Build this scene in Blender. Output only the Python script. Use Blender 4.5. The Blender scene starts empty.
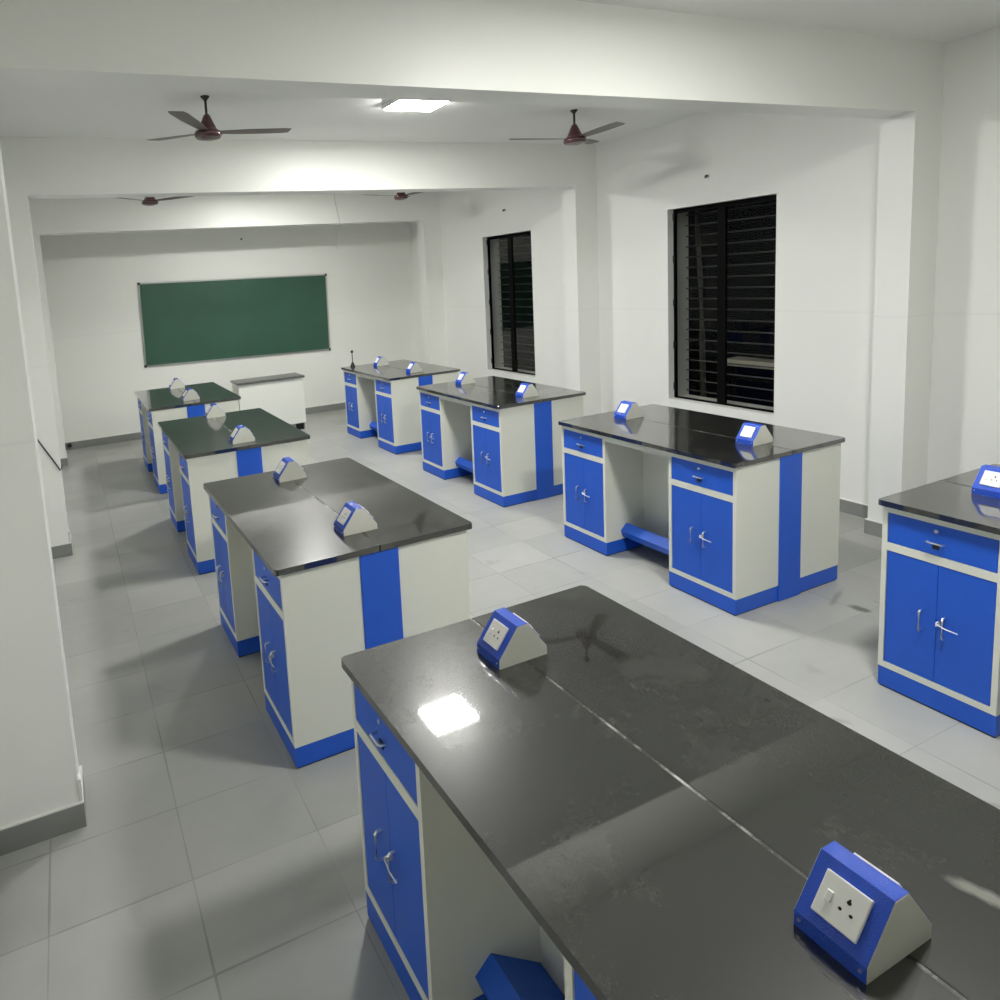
import bpy, bmesh, math, random
from mathutils import Vector, Matrix
random.seed(4)
C = bpy.context.scene.collection
SC = bpy.context.scene
PI = math.pi

# ------------------------------------------------------------------ materials
def new_mat(name):
    m = bpy.data.materials.new(name)
    m.use_nodes = True
    nt = m.node_tree
    return m, nt, nt.nodes['Principled BSDF']

def mat(name, col, rough=.5, metal=0., bump=0., bump_scale=60., var=0., var_scale=3., coat=0., spec=.5):
    m, nt, b = new_mat(name)
    b.inputs['Base Color'].default_value = (*col, 1)
    b.inputs['Roughness'].default_value = rough
    b.inputs['Metallic'].default_value = metal
    b.inputs['Specular IOR Level'].default_value = spec
    if coat:
        b.inputs['Coat Weight'].default_value = coat
        b.inputs['Coat Roughness'].default_value = .12
    tc = nt.nodes.new('ShaderNodeTexCoord')
    if var:
        n = nt.nodes.new('ShaderNodeTexNoise')
        n.inputs['Scale'].default_value = var_scale
        n.inputs['Detail'].default_value = 5
        mx = nt.nodes.new('ShaderNodeMix'); mx.data_type = 'RGBA'
        mx.inputs[6].default_value = (*[c * (1 - var) for c in col], 1)
        mx.inputs[7].default_value = (*[min(1, c * (1 + var)) for c in col], 1)
        nt.links.new(tc.outputs['Object'], n.inputs['Vector'])
        nt.links.new(n.outputs['Fac'], mx.inputs[0])
        nt.links.new(mx.outputs[2], b.inputs['Base Color'])
    if bump:
        n = nt.nodes.new('ShaderNodeTexNoise')
        n.inputs['Scale'].default_value = bump_scale
        n.inputs['Detail'].default_value = 3
        bp = nt.nodes.new('ShaderNodeBump')
        bp.inputs['Strength'].default_value = bump
        bp.inputs['Distance'].default_value = .004
        nt.links.new(tc.outputs['Object'], n.inputs['Vector'])
        nt.links.new(n.outputs['Fac'], bp.inputs['Height'])
        nt.links.new(bp.outputs['Normal'], b.inputs['Normal'])
    return m

def floor_mat():
    m, nt, b = new_mat('floor_tiles')
    N, L = nt.nodes.new, nt.links.new
    def math_(op, a, c=None):
        n = N('ShaderNodeMath'); n.operation = op
        for i, v in enumerate((a, c)):
            if v is None: continue
            if isinstance(v, (int, float)): n.inputs[i].default_value = v
            else: L(v, n.inputs[i])
        return n.outputs[0]
    tc = N('ShaderNodeTexCoord'); sp = N('ShaderNodeSeparateXYZ')
    L(tc.outputs['Object'], sp.inputs[0])
    u = math_('DIVIDE', math_('SUBTRACT', sp.outputs[0], .262 - 20 * .4725), .4725)
    v = math_('DIVIDE', math_('SUBTRACT', sp.outputs[1], 2.452 - 20 * .354), .354)
    fu, fv = math_('FRACT', u), math_('FRACT', v)
    du = math_('MULTIPLY', math_('MINIMUM', fu, math_('SUBTRACT', 1, fu)), .4725)
    dv = math_('MULTIPLY', math_('MINIMUM', fv, math_('SUBTRACT', 1, fv)), .354)
    d = math_('MINIMUM', du, dv)
    nz = N('ShaderNodeTexNoise'); nz.inputs['Scale'].default_value = 2.3; nz.inputs['Detail'].default_value = 4
    L(tc.outputs['Object'], nz.inputs['Vector'])
    # uneven, partly dirt filled joints
    wj = math_('MULTIPLY', nz.outputs['Fac'], .0115)
    joint = math_('LESS_THAN', d, math_('MAXIMUM', math_('SUBTRACT', wj, .0033), .0008))
    cell = N('ShaderNodeCombineXYZ')
    L(math_('FLOOR', u), cell.inputs[0]); L(math_('FLOOR', v), cell.inputs[1])
    wn = N('ShaderNodeTexWhiteNoise'); L(cell.outputs[0], wn.inputs['Vector'])
    n2 = N('ShaderNodeTexNoise'); n2.inputs['Scale'].default_value = 1.1; n2.inputs['Detail'].default_value = 8
    n2.inputs['Roughness'].default_value = .62
    L(tc.outputs['Object'], n2.inputs['Vector'])
    f = math_('ADD', math_('MULTIPLY', wn.outputs['Value'], .22), math_('MULTIPLY', n2.outputs['Fac'], .8))
    r = N('ShaderNodeValToRGB')
    r.color_ramp.elements[0].position = .2; r.color_ramp.elements[0].color = (.285, .295, .275, 1)
    r.color_ramp.elements[1].position = .85; r.color_ramp.elements[1].color = (.475, .475, .448, 1)
    L(f, r.inputs[0])
    # dark scuffs
    n3 = N('ShaderNodeTexNoise'); n3.inputs['Scale'].default_value = 2.9; n3.inputs['Detail'].default_value = 6
    n3.inputs['Distortion'].default_value = .6
    L(tc.outputs['Object'], n3.inputs['Vector'])
    r3 = N('ShaderNodeValToRGB')
    r3.color_ramp.elements[0].position = .66; r3.color_ramp.elements[0].color = (0, 0, 0, 1)
    r3.color_ramp.elements[1].position = .82; r3.color_ramp.elements[1].color = (.5, .5, .5, 1)
    L(n3.outputs['Fac'], r3.inputs[0])
    m1 = N('ShaderNodeMix'); m1.data_type = 'RGBA'
    L(r3.outputs[0], m1.inputs[0]); L(r.outputs[0], m1.inputs[6]); m1.inputs[7].default_value = (.12, .12, .11, 1)
    m2 = N('ShaderNodeMix'); m2.data_type = 'RGBA'
    for cx, cy, an, lx, ly, k in ((4.07, 2.84, .3, .035, .055, .85), (4.10, 2.98, 1.9, .02, .14, .35), (4.25, 2.75, .2, .03, .12, .3), (2.95, 2.36, .9, .03, .10, .35), (3.02, 1.75, .4, .02, .12, .3)):
        mb = N('ShaderNodeMix'); mb.data_type = 'RGBA'
        L(math_('MULTIPLY', blot(nt, cx, cy, an, lx, ly, 14, 1.2), k), mb.inputs[0]); L(m1.outputs[2], mb.inputs[6]); mb.inputs[7].default_value = (.07, .07, .065, 1)
        m1 = mb
    L(math_('MULTIPLY', joint, math_('MULTIPLY', nz.outputs['Fac'], .62)), m2.inputs[0]); L(m1.outputs[2], m2.inputs[6]); m2.inputs[7].default_value = (.1, .105, .095, 1)
    L(m2.outputs[2], b.inputs['Base Color'])
    L(math_('ADD', math_('MULTIPLY', n2.outputs['Fac'], .28), .24), b.inputs['Roughness'])
    b.inputs['Specular IOR Level'].default_value = .42
    bp = N('ShaderNodeBump'); bp.inputs['Strength'].default_value = .25; bp.inputs['Distance'].default_value = .003
    L(math_('SUBTRACT', 1, joint), bp.inputs['Height']); L(bp.outputs[0], b.inputs['Normal'])
    return m

def granite_mat():
    m, nt, b = new_mat('black_granite')
    N, L = nt.nodes.new, nt.links.new
    tc = N('ShaderNodeTexCoord')
    n1 = N('ShaderNodeTexNoise'); n1.inputs['Scale'].default_value = 620; n1.inputs['Detail'].default_value = 3
    n2 = N('ShaderNodeTexNoise'); n2.inputs['Scale'].default_value = 3.2; n2.inputs['Detail'].default_value = 7; n2.inputs['Roughness'].default_value = .65
    for n in (n1, n2): L(tc.outputs['Object'], n.inputs['Vector'])
    r1 = N('ShaderNodeValToRGB')
    r1.color_ramp.elements[0].position = .36; r1.color_ramp.elements[0].color = (.010, .0105, .0095, 1)
    r1.color_ramp.elements[1].position = .72; r1.color_ramp.elements[1].color = (.021, .022, .0195, 1)
    L(n1.outputs['Fac'], r1.inputs[0])
    # wiped dust haze
    r2 = N('ShaderNodeValToRGB')
    r2.color_ramp.elements[0].position = .52; r2.color_ramp.elements[0].color = (0, 0, 0, 1)
    r2.color_ramp.elements[1].position = .8; r2.color_ramp.elements[1].color = (.22, .22, .22, 1)
    L(n2.outputs['Fac'], r2.inputs[0])
    mx = N('ShaderNodeMix'); mx.data_type = 'RGBA'
    L(r2.outputs[0], mx.inputs[0]); L(r1.outputs[0], mx.inputs[6]); mx.inputs[7].default_value = (.16, .16, .145, 1)
    sm = N('ShaderNodeMix'); sm.data_type = 'RGBA'
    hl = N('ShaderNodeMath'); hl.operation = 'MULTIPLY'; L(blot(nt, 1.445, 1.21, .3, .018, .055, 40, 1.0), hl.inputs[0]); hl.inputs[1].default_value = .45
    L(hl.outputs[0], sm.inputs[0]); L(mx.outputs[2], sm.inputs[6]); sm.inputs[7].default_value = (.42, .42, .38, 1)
    L(sm.outputs[2], b.inputs['Base Color'])
    b.inputs['Roughness'].default_value = .28
    b.inputs['Specular IOR Level'].default_value = .18
    b.inputs['Coat Weight'].default_value = 1.0
    b.inputs['Coat IOR'].default_value = 1.95
    mr = N('ShaderNodeMapRange'); mr.inputs[3].default_value = .012; mr.inputs[4].default_value = .05
    L(n2.outputs['Fac'], mr.inputs[0]); L(mr.outputs[0], b.inputs['Coat Roughness'])
    return m

def seam_mat():
    m, nt, b = new_mat('seam_filler')
    tc = nt.nodes.new('ShaderNodeTexCoord'); n = nt.nodes.new('ShaderNodeTexNoise')
    n.inputs['Scale'].default_value = 7; n.inputs['Detail'].default_value = 8; n.inputs['Roughness'].default_value = .7
    r = nt.nodes.new('ShaderNodeValToRGB')
    r.color_ramp.elements[0].position = .47; r.color_ramp.elements[0].color = (.012, .012, .011, 1)
    r.color_ramp.elements[1].position = .62; r.color_ramp.elements[1].color = (.42, .42, .39, 1)
    nt.links.new(tc.outputs['Object'], n.inputs['Vector']); nt.links.new(n.outputs['Fac'], r.inputs[0])
    nt.links.new(r.outputs[0], b.inputs['Base Color']); b.inputs['Roughness'].default_value = .5
    return m

def blot(nt, cx, cy, ang, lx, ly, scale, dist):
    # ragged elongated blot in world metres: 1 inside, 0 outside
    N, L = nt.nodes.new, nt.links.new
    g = N('ShaderNodeNewGeometry'); nz = N('ShaderNodeTexNoise'); nz.inputs['Scale'].default_value = scale; nz.inputs['Detail'].default_value = 5
    L(g.outputs['Position'], nz.inputs['Vector'])
    mp = N('ShaderNodeMapping'); mp.vector_type = 'TEXTURE'
    mp.inputs['Location'].default_value = (cx, cy, 0); mp.inputs['Rotation'].default_value = (0, 0, ang); mp.inputs['Scale'].default_value = (lx, ly, 1e6)
    L(g.outputs['Position'], mp.inputs[0])
    ln = N('ShaderNodeVectorMath'); ln.operation = 'LENGTH'; L(mp.outputs[0], ln.inputs[0])
    a = N('ShaderNodeMath'); a.operation = 'MULTIPLY_ADD'; L(nz.outputs['Fac'], a.inputs[0]); a.inputs[1].default_value = dist; L(ln.outputs['Value'], a.inputs[2])
    r = N('ShaderNodeMapRange'); r.inputs[1].default_value = .5 + dist * .5; r.inputs[2].default_value = 1.1 + dist * .5; r.inputs[3].default_value = 1; r.inputs[4].default_value = 0
    L(a.outputs[0], r.inputs[0])
    return r.outputs[0]

def wall_mat(name, col, rough):
    m, nt, b = new_mat(name)
    N, L = nt.nodes.new, nt.links.new
    tc = N('ShaderNodeTexCoord')
    n = N('ShaderNodeTexNoise'); n.inputs['Scale'].default_value = .8; n.inputs['Detail'].default_value = 6
    L(tc.outputs['Object'], n.inputs['Vector'])
    mx = N('ShaderNodeMix'); mx.data_type = 'RGBA'
    mx.inputs[6].default_value = (*[c * .965 for c in col], 1); mx.inputs[7].default_value = (*[c * 1.03 for c in col], 1)
    L(n.outputs['Fac'], mx.inputs[0])
    # faint horizontal lift line left in the plaster
    sp = N('ShaderNodeSeparateXYZ'); L(tc.outputs['Object'], sp.inputs[0])
    a = N('ShaderNodeMath'); a.operation = 'SUBTRACT'; L(sp.outputs[2], a.inputs[0]); a.inputs[1].default_value = 1.555
    ab = N('ShaderNodeMath'); ab.operation = 'ABSOLUTE'; L(a.outputs[0], ab.inputs[0])
    lt = N('ShaderNodeMath'); lt.operation = 'LESS_THAN'; L(ab.outputs[0], lt.inputs[0]); lt.inputs[1].default_value = .006
    ml = N('ShaderNodeMath'); ml.operation = 'MULTIPLY'; L(lt.outputs[0], ml.inputs[0]); ml.inputs[1].default_value = .06
    m3 = N('ShaderNodeMix'); m3.data_type = 'RGBA'
    L(ml.outputs[0], m3.inputs[0]); L(mx.outputs[2], m3.inputs[6]); m3.inputs[7].default_value = (.3, .3, .28, 1)
    L(m3.outputs[2], b.inputs['Base Color'])
    b.inputs['Roughness'].default_value = rough
    n2 = N('ShaderNodeTexNoise'); n2.inputs['Scale'].default_value = 3.5; n2.inputs['Detail'].default_value = 4
    L(tc.outputs['Object'], n2.inputs['Vector'])
    bp = N('ShaderNodeBump'); bp.inputs['Strength'].default_value = .12; bp.inputs['Distance'].default_value = .03
    L(n2.outputs['Fac'], bp.inputs['Height']); L(bp.outputs[0], b.inputs['Normal'])
    return m

def glass_mat():
    m = bpy.data.materials.new('window_glass'); m.use_nodes = True
    nt = m.node_tree; N, L = nt.nodes.new, nt.links.new
    nt.nodes.remove(nt.nodes['Principled BSDF'])
    t = N('ShaderNodeBsdfTransparent'); t.inputs[0].default_value = (.92, .93, .92, 1)
    g = N('ShaderNodeBsdfGlossy'); g.inputs['Roughness'].default_value = .01
    fr = N('ShaderNodeFresnel'); fr.inputs[0].default_value = 1.18
    mx = N('ShaderNodeMixShader'); L(fr.outputs[0], mx.inputs[0]); L(t.outputs[0], mx.inputs[1]); L(g.outputs[0], mx.inputs[2])
    L(mx.outputs[0], nt.nodes['Material Output'].inputs[0])
    return m

def emit_mat(name, col, s):
    m, nt, b = new_mat(name)
    b.inputs['Base Color'].default_value = (.8, .8, .8, 1)
    b.inputs['Emission Color'].default_value = (*col, 1)
    b.inputs['Emission Strength'].default_value = s
    return m

LAMP = 225.0
M = dict(
    wall=wall_mat('wall_paint', (.885, .89, .85), .42),
    ceil=wall_mat('ceiling_paint', (.87, .875, .845), .6),
    floor=floor_mat(), granite=granite_mat(), glass=glass_mat(),
    skirt=mat('skirting_tile', (.25, .26, .245), .35, var=.15, var_scale=6),
    cap=mat('skirting_cap', (.74, .74, .70), .5),
    cream=mat('cream_powder_coat', (.75, .76, .675), .42, bump=.06, bump_scale=500),
    blue=mat('blue_powder_coat', (.011, .105, .62), .42, bump=.08, bump_scale=420, var=.06, var_scale=12),
    bluetex=mat('blue_hammered_coat', (.016, .08, .56), .26, bump=.5, bump_scale=520),
    rubber=mat('black_rubber', (.012, .012, .014), .6),
    chrome=mat('chrome', (.88, .88, .90), .30, metal=1),
    dark=mat('dark_metal', (.03, .03, .032), .4, metal=.6),
    seam=seam_mat(),
    plate=mat('white_plastic', (.82, .82, .79), .28),
    hole=mat('socket_hole', (.006, .006, .006), .7),
    tag=mat('white_tag', (.85, .85, .85), .4),
    board=mat('green_chalkboard', (.038, .108, .070), .33, var=.18, var_scale=2.2),
    alu=mat('aluminium', (.62, .64, .63), .28, metal=1),
    maroon=mat('maroon_enamel', (.075, .022, .024), .3, coat=.4),
    bronze=mat('bronze_ring', (.20, .15, .14), .25, metal=1),
    blade=mat('taupe_fan_blade', (.16, .135, .12), .42, var=.08),
    rod=mat('dark_fan_rod', (.03, .022, .02), .4),
    frame=mat('black_window_frame', (.002, .002, .002), .6, spec=.08),
    bar=mat('grey_grille_steel', (.055, .053, .05), .5),
    reveal=mat('grey_window_reveal', (.66, .66, .61), .8, var=.15, var_scale=5),
    desk=mat('white_laminate', (.80, .81, .74), .4),
    desktop=mat('grey_stone_top', (.10, .103, .094), .25, var=.2, var_scale=20),
    wire=mat('black_wire', (.03, .03, .03), .5),
    greywire=mat('grey_wire', (.5, .5, .48), .6),
    lamp=emit_mat('lamp_diffuser', (1.0, .99, .95), LAMP),
    lampframe=mat('white_lamp_rim', (.8, .8, .78), .4),
    ledge=mat('pale_render', (.42, .39, .33), .8, var=.1),
    pole=mat('weathered_pole', (.3, .28, .24), .7),
)

# ------------------------------------------------------------------ mesh helpers
def box(bm, x0, x1, y0, y1, z0, z1):
    vs = [bm.verts.new(p) for p in ((x0,y0,z0),(x1,y0,z0),(x1,y1,z0),(x0,y1,z0),(x0,y0,z1),(x1,y0,z1),(x1,y1,z1),(x0,y1,z1))]
    fs = [bm.faces.new([vs[i] for i in f]) for f in ((3,2,1,0),(4,5,6,7),(0,1,5,4),(1,2,6,5),(2,3,7,6),(3,0,4,7))]
    return vs, fs

def bevbox(bm, x0, x1, y0, y1, z0, z1, r=.003, seg=2):
    t = bmesh.new(); box(t, x0, x1, y0, y1, z0, z1)
    bmesh.ops.bevel(t, geom=list(t.edges), offset=r, segments=seg, profile=.5, affect='EDGES')
    merge(bm, t)

def merge(bm, t, mtx=None):
    if mtx is not None: t.transform(mtx)
    me = bpy.data.meshes.new('tmp'); t.to_mesh(me); t.free()
    bm.from_mesh(me); bpy.data.meshes.remove(me)

def tube(bm, pts, r, n=10):
    pts = [Vector(p) for p in pts]; rings = []
    for i, p in enumerate(pts):
        d = (pts[min(i + 1, len(pts) - 1)] - pts[max(i - 1, 0)]).normalized()
        a = d.cross(Vector((0, 0, 1)))
        if a.length < .05: a = d.cross(Vector((1, 0, 0)))
        a.normalize(); b = d.cross(a)
        rr = r[i] if isinstance(r, (list, tuple)) else r
        rings.append([bm.verts.new(p + rr * (math.cos(k * 2 * PI / n) * a + math.sin(k * 2 * PI / n) * b)) for k in range(n)])
    for A, B in zip(rings, rings[1:]):
        for k in range(n): bm.faces.new((A[k], A[(k + 1) % n], B[(k + 1) % n], B[k]))
    bm.faces.new(rings[0][::-1]); bm.faces.new(rings[-1])

def lathe(bm, prof, n=28, c=(0, 0, 0)):
    rings = []
    for r, z in prof:
        rings.append([bm.verts.new((c[0] + max(r, 1e-4) * math.cos(k * 2 * PI / n), c[1] + max(r, 1e-4) * math.sin(k * 2 * PI / n), c[2] + z)) for k in range(n)])
    for A, B in zip(rings, rings[1:]):
        for k in range(n): bm.faces.new((A[k], A[(k + 1) % n], B[(k + 1) % n], B[k]))
    bm.faces.new(rings[0][::-1]); bm.faces.new(rings[-1])

def prism_y(bm, prof, y0, y1):
    a = [bm.verts.new((x, y0, z)) for x, z in prof]; b = [bm.verts.new((x, y1, z)) for x, z in prof]
    n = len(prof)
    for k in range(n): bm.faces.new((a[k], a[(k + 1) % n], b[(k + 1) % n], b[k]))
    bm.faces.new(a[::-1]); bm.faces.new(b)

def obj(name, bm, m, parent=None, smooth=False, mtx=None):
    if mtx is not None: bm.transform(mtx)
    bmesh.ops.recalc_face_normals(bm, faces=bm.faces)
    me = bpy.data.meshes.new(name); bm.to_mesh(me); bm.free()
    me.materials.append(M[m])
    if smooth:
        for p in me.polygons: p.use_smooth = True
        try: me.set_sharp_from_angle(angle=math.radians(40))
        except Exception: pass
    o = bpy.data.objects.new(name, me); C.objects.link(o)
    if parent: o.parent = parent
    return o

def part(name, m, parent, fn, *a, smooth=False, mtx=None, label=None, **k):
    bm = bmesh.new(); fn(bm, *a, **k)
    o = obj(name, bm, m, parent, smooth, mtx)
    if label: o['label'] = label
    return o

def tag(o, label, cat, group=None):
    o['label'] = label; o['category'] = cat
    if group: o['group'] = group
    return o

def thing(name, label, cat, loc=(0, 0, 0), rz=0, group=None):
    o = bpy.data.objects.new(name, None); C.objects.link(o)
    o.empty_display_size = .1
    o.location = loc; o.rotation_euler = (0, 0, rz)
    return tag(o, label, cat, group)

def dup(root, loc, rz, label):
    r = root.copy(); C.objects.link(r); r.location = loc; r.rotation_euler = (0, 0, rz); r['label'] = label
    for ch in list(root.children):
        c = ch.copy(); C.objects.link(c); c.parent = r
        for g in list(ch.children):
            d = g.copy(); C.objects.link(d); d.parent = c
    return r

def struct(name, bm, m, parent=None, smooth=False):
    o = obj(name, bm, m, parent, smooth)
    if not parent: o['kind'] = 'structure'
    return o

# ------------------------------------------------------------------ the room
XL, XR, YB, YF, ZC = -.40, 5.515, 10.27, -2.4, 3.30
XCL, XCR, ZB = -.09, 5.222, 2.868
BAYS = [(.27, .46), (3.24, 3.435), (6.21, 6.41), (9.33, 9.52)]
T = .27
bm = bmesh.new(); box(bm, XL - T, XR + T, YF - T, YB + T, -.2, 0); struct('floor', bm, 'floor')
bm = bmesh.new(); box(bm, XL - T, XR + T, YF - T, YB + T, ZC, ZC + .2); struct('ceiling', bm, 'ceil')
bm = bmesh.new(); box(bm, XL - T, XL, YF - T, YB + T, 0, ZC); struct('wall_left', bm, 'wall')
bm = bmesh.new(); box(bm, XL, XR, YB, YB + T, 0, ZC); struct('wall_back', bm, 'wall')
bm = bmesh.new(); box(bm, XL, XR, YF - T, YF, 0, ZC); struct('wall_front', bm, 'wall')
WZ0, WZ1 = .676, 2.5075
WIN = [(4.3025, 5.331), (7.290, 8.288)]
bm = bmesh.new()
ys = [YF - T]
for a, b in WIN: ys += [a, b]
ys.append(YB + T)
for i in range(0, len(ys), 2): box(bm, XR, XR + T, ys[i], ys[i + 1], 0, ZC)
for a, b in WIN:
    box(bm, XR, XR + T, a, b, 0, WZ0); box(bm, XR, XR + T, a, b, WZ1, ZC)
struct('wall_right', bm, 'wall')

for i, (a, b) in enumerate(BAYS):
    bm = bmesh.new(); box(bm, XL, XR, a, b, ZB, ZC); struct('ceiling_beam', bm, 'wall')
    bm = bmesh.new(); box(bm, XCR, XR, a, b, 0, ZB); struct('column', bm, 'wall')
    bm = bmesh.new(); box(bm, XL, XCL, a, b, 0, ZB); struct('column', bm, 'wall')

# skirting: grey tile strip with a thin pale mortar cap
def skirting(name, runs):
    bm = bmesh.new(); cp = bmesh.new()
    for x0, x1, y0, y1 in runs:
        box(bm, x0, x1, y0, y1, 0, .10); box(cp, x0, x1, y0, y1, .10, .106)
    o = struct(name, bm, 'skirt'); struct('skirting_cap', cp, 'cap', o)
S = .012
skirting('baseboard_back', [(XL, XR, YB - S, YB)])
rr = []; yprev = YF
for a, b in BAYS:
    rr.append((XR - S, XR, yprev, a - S)); rr.append((XCR - S, XR, a - S, a)); rr.append((XCR - S, XCR, a, b)); rr.append((XCR - S, XR, b, b + S)); yprev = b + S
rr.append((XR - S, XR, yprev, YB - S)); skirting('baseboard_right', rr)
rr = []; yprev = YF
for a, b in BAYS:
    rr.append((XL, XL + S, yprev, a - S)); rr.append((XL, XCL + S, a - S, a)); rr.append((XCL, XCL + S, a, b)); rr.append((XL, XCL + S, b, b + S)); yprev = b + S
rr.append((XL, XL + S, yprev, YB - S)); skirting('baseboard_left', rr)

for i, (a, b) in enumerate(BAYS[1:]):
    bm = bmesh.new(); bevbox(bm, XCL - .004, XCL + .010, a - .006, a + .03, .107, .20, .003, 1); struct('trim_%d' % (i + 3), bm, 'cap')

# windows: reveal, black steel frame, tinted panes, horizontal grille bars
XFR = XR + .073; XG = XR + .243
for i, (a, b) in enumerate(WIN):
    bm = bmesh.new()
    w = .035
    for y0, y1, z0, z1 in ((a + .003, a + w, WZ0 + .003, WZ1 - .003), (b - .014, b - .003, WZ0 + .003, WZ1 - .003), (a + w, b - .014, WZ0 + .003, WZ0 + .015), (a + w, b - .014, WZ1 - .04, WZ1 - .003)):
        box(bm, XFR, XFR + .035, y0, y1, z0, z1)
    o = struct('window_%d' % (i + 1), bm, 'frame')
    mid = (a + b) / 2 + .02
    bm = bmesh.new(); box(bm, XFR + .002, XFR + .033, mid - .038, mid + .038, WZ0 + .015, WZ1 - .04); struct('mullion', bm, 'frame', o)
    bm = bmesh.new()
    for y0, y1 in ((a + w, mid - .038), (mid + .038, b - .014)): box(bm, XFR + .015, XFR + .018, y0, y1, WZ0 + .015, WZ1 - .04)
    struct('pane', bm, 'glass', o)
    bm = bmesh.new(); n = 18
    for k in range(n):
        z = WZ0 + .06 + (WZ1 - WZ0 - .12) * k / (n - 1)
        tube(bm, ((XG, a + .003, z), (XG, b - .003, z)), .006, 8)
    struct('grille', bm, 'bar', o)
    bm = bmesh.new()
    for z in (.76, 1.17, 1.58, 2.0, 2.40): tube(bm, ((XFR - .008, b - .012, z), (XFR - .008, b - .012, z + .07)), .008, 8)
    struct('hinge', bm, 'dark', o)
    bm = bmesh.new()      # grey unpainted lining of the outer part of the opening
    box(bm, XFR + .037, XR + T, b - .004, b - .001, WZ0 + .006, WZ1 - .006)
    box(bm, XFR + .037, XR + T, a + .001, b - .004, WZ0 + .001, WZ0 + .005)
    struct('reveal_lining', bm, 'reveal', o)

# beyond the panes: a bent pole and pale ledges in the dark
bm = bmesh.new(); tube(bm, [(6.222, 5.50, -.1), (6.222, 5.523, 1.2), (6.23, 5.549, 1.8), (6.24, 5.594, 2.35), (6.24, 5.612, 2.9)], [.027, .027, .025, .022, .018], 10)
tag(obj('bamboo_pole', bm, 'pole'), 'dim bent pole standing in the dark outside the near window', 'pole')
bm = bmesh.new(); bevbox(bm, 5.973, 6.195, 3.99, 5.113, .978, 1.040, .006); struct('trim_1', bm, 'ledge')
bm = bmesh.new(); bevbox(bm, 6.01, 6.195, 7.197, 7.731, 1.294, 1.347, .006); bevbox(bm, 6.026, 6.151, 7.50, 7.677, 1.374, 1.481, .014); struct('trim_2', bm, 'ledge')

# ------------------------------------------------------------------ lamps
def make_lamp():
    t = thing('ceiling_lamp', 'glowing white square panel lamp on the ceiling between the two nearer fans', 'ceiling light', (2.575, 4.90, ZC), 0, 'panel lamps down the ceiling centre')
    part('lamp_rim', 'lampframe', t, bevbox, -.205, .205, -.152, .152, -.035, -.001, .010)
    part('diffuser', 'lamp', t, bevbox, -.192, .192, -.139, .139, -.0405, -.0352, .0024, 1)
    return t
l0 = make_lamp()
dup(l0, (2.58, 1.75, ZC), 0, 'white square panel lamp on the ceiling over the foreground bench')
dup(l0, (2.62, 7.87, ZC), 0, 'white square panel lamp on the ceiling behind the second beam')

# ------------------------------------------------------------------ fans
def blade_bm(bm):
    n = 12; top = []
    pts = []
    for i in range(n + 1):
        s = i / n; x = .075 + s * .475
        w = .030 + .026 * math.sin(min(1, s * 1.6) * PI / 2)
        if s > .93: w *= .8
        pts.append((x, w))
    for z0 in (.0015, -.0015):
        row = []
        for x, w in pts:
            tw = -.13 * (1 - .4 * (x / .55))
            row.append((bm.verts.new((x, -w, z0 - w * tw)), bm.verts.new((x, w, z0 + w * tw))))
        top.append(row)
    A, B = top
    for i in range(n):
        bm.faces.new((A[i][0], A[i+1][0], A[i+1][1], A[i][1])); bm.faces.new((B[i][1], B[i+1][1], B[i+1][0], B[i][0]))
        for s in (0, 1): bm.faces.new((A[i][s], B[i][s], B[i+1][s], A[i+1][s]))
    for i in (0, n): bm.faces.new((A[i][0], A[i][1], B[i][1], B[i][0]))
def make_fan(label, loc, ang, r=1.):
    t = thing('ceiling_fan', label, 'ceiling fan', loc, 0, 'three-bladed ceiling fans')
    part('canopy', 'rod', t, lathe, [(.030, -.001), (.029, -.006), (.013, -.024), (.010, -.030)], smooth=True)
    part('downrod', 'rod', t, lathe, [(.0085, -.028), (.0085, -.125)], n=14, smooth=True)
    part('motor_housing', 'maroon', t, lathe, [(.012, -.112), (.019, -.118), (.030, -.14), (.043, -.17), (.055, -.195), (.064, -.212), (.082, -.222), (.088, -.234), (.088, -.250), (.078, -.264), (.047, -.272), (.0, -.275)], smooth=True)
    part('trim_ring', 'bronze', t, lathe, [(.0885, -.238), (.0895, -.241), (.0895, -.244), (.0885, -.247)], smooth=True)
    for k in range(3):
        a = ang + k * 2 * PI / 3
        part('blade', 'blade', t, blade_bm, mtx=Matrix.Diagonal((r, .75 * r, 1, 1)) @ Matrix.Rotation(a, 4, 'Z') @ Matrix.Translation((0, 0, -.228)) @ Matrix.Rotation(-.05, 4, 'Y'))
    return t
R_ = math.radians
make_fan('maroon ceiling fan hanging left of the glowing panel lamp', (1.065, 5.0, ZC), R_(2), 1.04)
make_fan('maroon ceiling fan hanging right of the glowing panel lamp', (4.10, 5.0, ZC), R_(276.5), 1.03)
make_fan('left far ceiling fan half hidden by the second beam, above the chalkboard', (1.092, 8.18, ZC), R_(331), .93)
make_fan('right far ceiling fan peeping below the second beam, short of the farther window', (4.225, 8.18, ZC), R_(178), .95)

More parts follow.
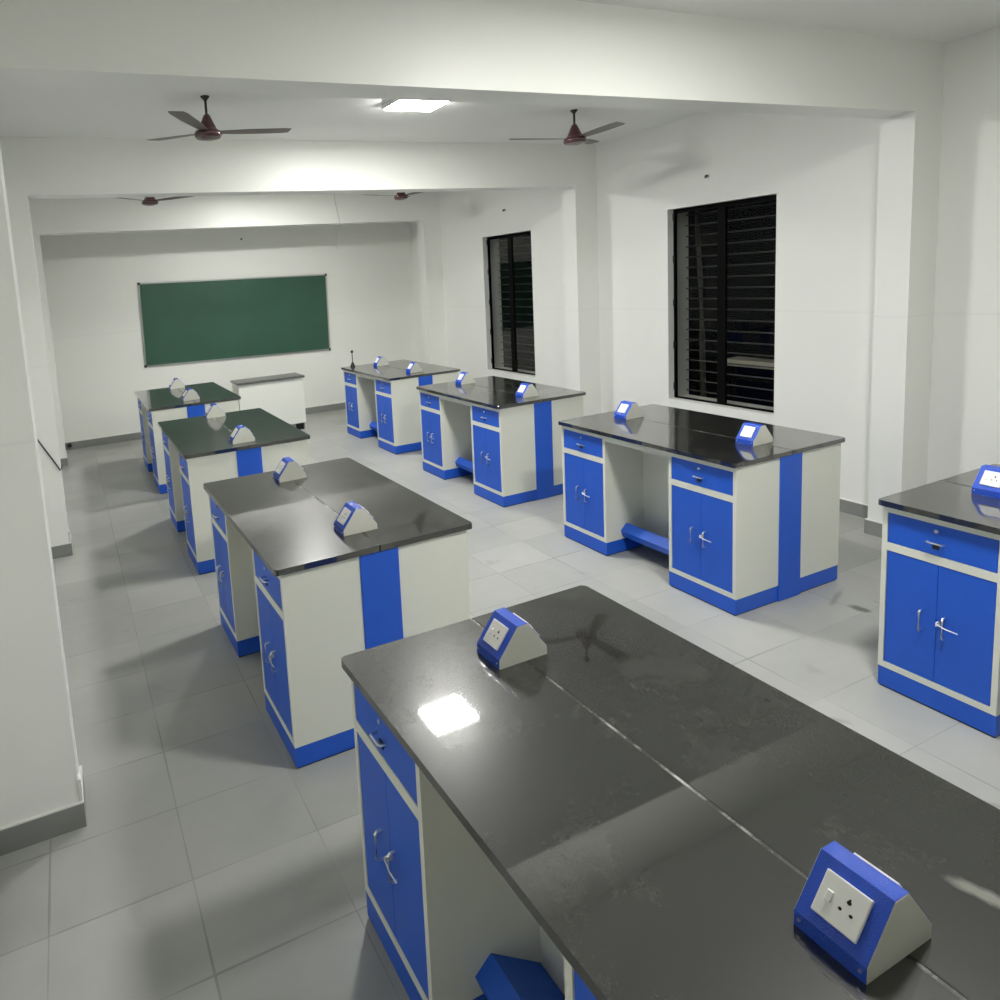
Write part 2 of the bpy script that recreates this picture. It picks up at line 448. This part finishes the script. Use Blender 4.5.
# ------------------------------------------------------------------ lab benches
TZ = .904
def slab(bm, x0, x1, y0, y1, z0, z1, rnd):
    # polished slab with a softened arris and rounded outer corners
    pts = []
    cs = [(x0, y0), (x1, y0), (x1, y1), (x0, y1)]
    for i, (x, y) in enumerate(cs):
        if i in rnd:
            r = .016; sx = 1 if x == x0 else -1; sy = 1 if y == y0 else -1
            cx, cy = x + sx * r, y + sy * r
            a0 = {0: PI, 1: 1.5 * PI, 2: 0, 3: .5 * PI}[i]
            for k in range(6): pts.append((cx + r * math.cos(a0 + k * PI / 10), cy + r * math.sin(a0 + k * PI / 10)))
        else: pts.append((x, y))
    t = bmesh.new()
    lo = [t.verts.new((x, y, z0)) for x, y in pts]; hi = [t.verts.new((x, y, z1)) for x, y in pts]
    n = len(pts)
    t.faces.new(lo[::-1]); tf = t.faces.new(hi)
    for k in range(n): t.faces.new((lo[k], lo[(k + 1) % n], hi[(k + 1) % n], hi[k]))
    bmesh.ops.bevel(t, geom=list(tf.edges), offset=.0025, segments=2, profile=.5, affect='EDGES')
    merge(bm, t)
W, L = .9515, 1.3837
PEDS = [(.007, .447), (.957, L - .007)]
FX = .022
def bench(label, x, y, rz=0.):
    t = thing('lab_bench', label, 'lab bench', (x + W / 2, y + L / 2, 0), rz, 'blue and cream lab benches in two rows')
    base = Matrix.Translation((-W / 2, -L / 2, 0))
    flip = Matrix.Rotation(PI, 4, 'Z') @ base
    # worktop: two polished slabs with a seam down the middle
    bm = bmesh.new()
    slab(bm, -.005, .4730, -.003, L + .004, TZ - .026, TZ, (0, 3)); slab(bm, .4800, W + .010, -.003, L + .004, TZ - .026, TZ, (1, 2))
    wt = obj('worktop', bm, 'granite', t, False, base)
    part('seam', 'seam', wt, box, .4725, .4805, .004, L - .004, .875, TZ - .0012, mtx=base)
    for s, mx in ((0, base), (1, flip)):
        for k, (y0, y1) in enumerate(PEDS):
            def carc(bm):
                box(bm, FX + .012, .395, y0, y1, .10, TZ - .026)
                st = .020
                for a in ((y0, y0 + st, .10, TZ - .026), (y1 - st, y1, .10, TZ - .026), (y0 + st, y1 - st, .10, .128), (y0 + st, y1 - st, .668, .705), (y0 + st, y1 - st, .846, TZ - .026)):
                    box(bm, FX, FX + .012, a[0], a[1], a[2], a[3])
            part('cabinet', 'cream', t, carc, mtx=mx)
            part('plinth', 'blue', t, box, FX + .0015, .395, y0 + (.002 if k == 0 else 0), y1 - (.002 if k else 0), .008, .0998, mtx=mx)
            part('foot', 'rubber', t, box, FX + .006, .390, y0 + .006, y1 - .006, 0, .0078, mtx=mx)
            dy0, dy1, ym = y0 + .022, y1 - .022, (y0 + y1) / 2
            d = part('drawer', 'blue', t, bevbox, FX + .002, FX + .0115, dy0, dy1, .707, .844, .0015, 1, mtx=mx)
            yc = ym + .012
            part('handle', 'chrome', d, tube, [(FX + .002, yc - .028, .762), (FX - .014, yc - .028, .764), (FX - .021, yc - .022, .766), (FX - .021, yc + .022, .766), (FX - .014, yc + .028, .764), (FX + .002, yc + .028, .762)], .0038, 8, smooth=True, mtx=mx)
            part('handle_plate', 'dark', d, bevbox, FX - .002, FX + .0019, yc - .012, yc + .012, .735, .756, .001, 1, mtx=mx)
            part('lock', 'chrome', d, tube, [(FX + .002, yc, .815), (FX - .004, yc, .815)], .0075, 12, mtx=mx, label='small round drawer lock')
            for j, (a, b) in enumerate(((ym + .0004, dy1), (dy0, ym - .0004))):
                dr = part('door', 'blue', t, bevbox, FX + .002, FX + .0115, a, b, .130, .666, .0015, 1, mtx=mx)
                hy = ym + .052 if j == 0 else ym - .030
                z0 = .348
                part('handle', 'chrome', dr, tube, [(FX + .002, hy, z0), (FX - .014, hy, z0 + .001), (FX - .020, hy, z0 + .008), (FX - .020, hy, z0 + .087), (FX - .014, hy, z0 + .094), (FX + .002, hy, z0 + .095)], .0042, 8, smooth=True, mtx=mx)
                if j == 1:
                    part('lock', 'chrome', dr, tube, [(FX + .002, ym - .011, .41), (FX - .006, ym - .011, .41)], .008, 12, mtx=mx, label='small round door lock with key')
                    def key(bm):
                        box(bm, FX - .024, FX - .006, ym - .013, ym - .009, .402, .418)
                        tube(bm, [(FX - .022, ym - .011, .41), (FX - .026, ym - .045, .404), (FX - .024, ym - .085, .402)], .0022, 6)
                    if s == 0: part('key', 'tag', dr, key, mtx=mx, label='key with a thin white tie')
        # knee space: apron, back panel, folded foot rest
        def knee(bm):
            box(bm, FX + .002, FX + .014, .447, .957, .832, TZ - .026)
        part('apron', 'cream', t, knee, mtx=mx)
        part('back_panel', 'cream', t, box, .375, .390, .447, .957, .06, TZ - .026, mtx=mx)
        def foot(bm):
            prism_y(bm, [(.172, .118), (.155, .165), (.208, .212), (.372, .10), (.370, .096), (.208, .205), (.160, .164), (.176, .119)], .4475, .9565)
        part('footrest', 'blue', t, foot, mtx=mx)
        # blue service panel closing the middle of each end
        part('service_panel', 'blue', t, bevbox, .379, .568, .001, .022, .002, TZ - .026, .002, 1, mtx=mx)
    return t

BENCH = [
    ('nearest lab bench, filling the foreground, with the lamp glaring on its black top', .7354, 1.0425, 0),
    ('second bench of the left row, its blue end stripe rising behind the foreground bench', .739, 3.129, R_(.57)),
    ('third bench of the left row, its dark top tinted green by the chalkboard', .750, 5.262, R_(-.25)),
    ('last and smallest-looking bench of the left row, beside the plain white desk', .769, 7.411, 0),
    ('bench cut off by the right edge of the photo, blue doors facing the aisle', 3.3897, 1.0269, 0),
    ('second bench of the right row, in front of the larger near window', 3.397, 3.098, 0),
    ('third bench of the right row, in front of the farther window', 3.405, 5.215, 0),
    ('last bench of the right row, with a black knobbed stand on its far corner', 3.455, 7.30, R_(.3)),
]
b0 = bench(*BENCH[0])
for lab, x, y, rz in BENCH[1:]:
    dup(b0, (x + W / 2, y + L / 2, 0), rz, lab)

# ------------------------------------------------------------------ socket boxes
def make_box(label):
    t = thing('socket_box', label, 'socket box', (0, 0, 0), 0, 'blue and cream socket boxes on the bench tops')
    P = [(-.0875, .0), (-.0865, .028), (-.018, .115), (.018, .115), (.0865, .028), (.0875, .0)]
    h = .0545
    part('cover', 'bluetex', t, prism_y, [(x, z) for x, z in P], -h, h)
    Pi = [(x * .985, z * .985 + .0003) for x, z in P]
    for s in (-1, 1):
        part('end_panel', 'cream', t, prism_y, Pi, min(s * (h - .0004), s * (h + .0008)), max(s * (h - .0004), s * (h + .0008)), label='cream sheet metal end panel')
    # plates on both slopes; local frame: u along the box, w up the slope
    a = math.atan2(.087, .0685)
    for s in (0, 1):
        cx, cz = -.0523, .0715
        ex = Vector((0, -1, 0)); ez = Vector((math.cos(a), 0, math.sin(a))); ny = ex.cross(ez)
        if ny.x > 0: ny = -ny
        mx = Matrix(((ex.x, ez.x, ny.x, cx), (ex.y, ez.y, ny.y, 0), (ex.z, ez.z, ny.z, cz), (0, 0, 0, 1)))
        if s: mx = Matrix.Rotation(PI, 4, 'Z') @ mx
        pl = part('socket_plate', 'plate', t, bevbox, -.034, .034, -.036, .036, .0003, .007, .002, 2, mtx=mx)
        part('switch', 'plate', pl, bevbox, -.022, -.012, -.009, .009, .007, .0105, .0012, 1, mtx=mx)
        def holes(bm):
            for u, w, r in ((.009, .010, .0034), (.001, -.006, .0027), (.017, -.006, .0027)):
                tube(bm, [(u, w, .0068), (u, w, .0073)], r, 12)
            box(bm, .0075, .0105, .010, .016, .0068, .0073)
        part('pin_holes', 'hole', pl, holes, mtx=mx, label='three dark round pin holes')
        def scr(bm):
            for yy in (-.046, .046): tube(bm, [(-.086, yy, .016), (-.0895, yy, .016)], .0026, 10)
        part('screws', 'chrome', t, scr, mtx=(Matrix.Rotation(PI, 4, 'Z') if s else Matrix.Identity(4)))
    return t
BOXLAB = [
    ('nearest and largest socket box, three pin holes plainly visible, on the foreground bench', 'socket box at the far end of the foreground bench, above the lamp glare'),
    ('socket box at the near end of the second left-row bench, over its blue stripe', 'socket box at the far end of the second left-row bench'),
    ('socket box at the near end of the bench whose top looks green', 'socket box at the far end of the bench whose top looks green'),
    ('nearer socket box on the last left-row bench, by the white desk', 'farther socket box on the last left-row bench, standing out against the wall below the chalkboard'),
    (None, 'socket box at the right edge of the photo, its white plate cut off'),
    ('nearer socket box on the bench in front of the near window, its plate shining white', 'farther socket box on the bench in front of the near window'),
    ('nearer socket box on the bench in front of the farther window', 'farther socket box on the bench in front of the farther window'),
    ('nearer socket box on the last right-row bench', 'farther socket box on the last right-row bench, near the black knobbed stand'),
]
s0 = None
BOXPOS = [((.456, .219), (.467, 1.16)), ((.47, .229), (.482, 1.178)), ((.468, .16), (.50, 1.27)), ((.472, .26), (.488, 1.25)),
          (None, (.47, 1.17)), ((.475, .225), (.466, 1.165)), ((.465, .20), (.475, 1.19)), ((.465, .24), (.465, 1.12))]
for (lab, x, y, rz), labs, pos in zip(BENCH, BOXLAB, BOXPOS):
    for q, bl in zip(pos, labs):
        if not bl: continue
        xx, yy = q
        c = Matrix.Rotation(rz, 3, 'Z') @ Vector((xx - W / 2, yy - L / 2, 0))
        p = (x + W / 2 + c.x, y + L / 2 + c.y, TZ + .0002)
        if s0 is None:
            s0 = make_box(bl); s0.location = p; s0.rotation_euler = (0, 0, rz)
        else: dup(s0, p, rz, bl)

# ------------------------------------------------------------------ chalkboard
t = thing('chalkboard', 'wide green chalkboard with aluminium frame on the back wall', 'chalkboard', (2.524, YB, 1.603))
t.rotation_euler = (0, R_(.98), 0)
hw, hh = 1.4395, .600
part('writing_surface', 'board', t, box, -hw + .018, hw - .018, -.016, -.002, -hh + .018, hh - .018)
for a in ((-hw + .022, hw - .022, hh - .022, hh), (-hw + .022, hw - .022, -hh, -hh + .022), (-hw, -hw + .022, -hh + .022, hh - .022), (hw - .022, hw, -hh + .022, hh - .022)):
    part('frame_rail', 'alu', t, bevbox, a[0], a[1], -.024, -.002, a[2], a[3], .003, 1)
for sx in (-1, 1):
    for sz in (-1, 1):
        part('corner_cap', 'dark', t, bevbox, min(sx * (hw + .004), sx * (hw - .028)), max(sx * (hw + .004), sx * (hw - .028)), -.027, -.001, min(sz * (hh + .004), sz * (hh - .028)), max(sz * (hh + .004), sz * (hh - .028)), .003, 1)

# ------------------------------------------------------------------ demonstration desk
t = thing('demonstration_desk', 'plain white desk with grey top below the chalkboard', 'desk', (2.637, 9.27, 0))
dh = .775
part('desk_top', 'desktop', t, bevbox, -.49, .49, -.02, .37, dh - .028, dh, .004)
part('front_panel', 'desk', t, box, -.452, .452, .005, .022, .10, dh - .028)
for s in (-1, 1): part('side_panel', 'desk', t, box, min(s * .452, s * .47), max(s * .452, s * .47), .003, .35, 0, dh - .028)
part('foot_plate', 'dark', t, box, .33, .44, .03, .06, 0, .09)

# ------------------------------------------------------------------ small things
t = thing('knobbed_stand', 'small black stand with a round knob on the far corner of the last right-row bench', 'stand', (3.60, 8.63, TZ + .0002))
part('base', 'dark', t, lathe, [(.034, 0), (.034, .006), (.015, .048), (.010, .058)], smooth=True)
part('stem', 'dark', t, lathe, [(.006, .055), (.006, .185)], n=10, smooth=True)
part('knob', 'rubber', t, lathe, [(.004, .180), (.014, .186), (.019, .2), (.014, .214), (.003, .219)], smooth=True)

def stub(label, loc, d):
    t = thing('wire_outlet', label, 'wire outlet', loc, 0, 'dark wire outlets high on the walls')
    x, y = d
    part('outlet_ring', 'greywire', t, tube, [(0, 0, 0), (x * .008, y * .008, 0)], .016, 14)
    part('wire_end', 'wire', t, tube, [(x * .007, y * .007, 0), (x * .026, y * .026, .003), (x * .034, y * .034, -.014)], .009, 8)
stub('dark wire outlet on the right wall above the near window', (XR - .0005, 4.908, 2.749), (-1, 0))
stub('dark wire outlet on the right wall above the farther window', (XR - .0005, 7.777, 2.813), (-1, 0))
stub('dark wire outlet on the back wall above the chalkboard', (2.649, YB - .0005, 2.777), (0, -1))

bm = bmesh.new(); tube(bm, [(-.275, 6.206, 1.065), (-.21, 6.205, .94), (-.15, 6.205, .825), (-.0955, 6.205, .715), (-.085, 6.3, .70), (-.085, 6.38, .70)], .0055, 8)
tag(obj('wall_cable', bm, 'wire'), 'black cable running slantwise across the second left column', 'cable')
bm = bmesh.new(); tube(bm, [(3.79, 9.318, 3.295), (3.807, 9.318, 3.12), (3.848, 9.316, 2.90), (3.84, 9.312, 2.80), (3.815, 9.308, 2.68), (3.776, 9.305, 2.50)], .0035, 6)
tag(obj('hanging_wire', bm, 'greywire'), 'thin pale wire hanging down the last beam, right of the chalkboard', 'wire')
t = thing('pipe_stub', 'small black pipe stub low on the back wall beside the far left column', 'pipe', (-.045, YB - S - .001, .06))
part('pipe', 'rubber', t, tube, [(0, 0, 0), (0, -.05, 0)], .022, 12)
part('collar', 'dark', t, tube, [(0, -.004, 0), (0, -.012, 0)], .032, 12)

# ------------------------------------------------------------------ world, camera, view
w = bpy.data.worlds.new('night'); SC.world = w; w.use_nodes = True
w.node_tree.nodes['Background'].inputs[0].default_value = (.25, .3, .4, 1)
w.node_tree.nodes['Background'].inputs[1].default_value = .002

F, YAW, PIT, ROL, PX, PY = 653.88, R_(21.3915), R_(6.9281), R_(-4.0767), 322.95, 361.72
f = Vector((math.sin(YAW) * math.cos(PIT), math.cos(YAW) * math.cos(PIT), -math.sin(PIT)))
rt = Vector((math.cos(YAW), -math.sin(YAW), 0)); up = rt.cross(f)
c, s = math.cos(ROL), math.sin(ROL)
r0 = c * rt + s * up; r1 = -s * rt + c * up
cd = bpy.data.cameras.new('camera'); cam = bpy.data.objects.new('camera', cd); C.objects.link(cam)
cd.sensor_fit = 'HORIZONTAL'; cd.sensor_width = 36; cd.lens = F * 36 / 1000
cd.shift_x = (500 - PX) / 1000; cd.shift_y = (PY - 500) / 1000
cd.clip_start = .02
cam.matrix_world = Matrix(((r0.x, r1.x, -f.x, .052), (r0.y, r1.y, -f.y, .6597), (r0.z, r1.z, -f.z, 2.056), (0, 0, 0, 1)))
SC.camera = cam
SC.view_settings.view_transform = 'Standard'; SC.view_settings.look = 'None'
SC.view_settings.exposure = 0; SC.view_settings.gamma = 1
try: SC.view_settings.use_curve_mapping = False
except Exception: pass
SC.cycles.max_bounces = 10; SC.cycles.diffuse_bounces = 6; SC.cycles.glossy_bounces = 5
SC.cycles.transparent_max_bounces = 12
SC.cycles.caustics_reflective = False; SC.cycles.caustics_refractive = False
SC.cycles.sample_clamp_indirect = 20
SC.cycles.use_denoising = True
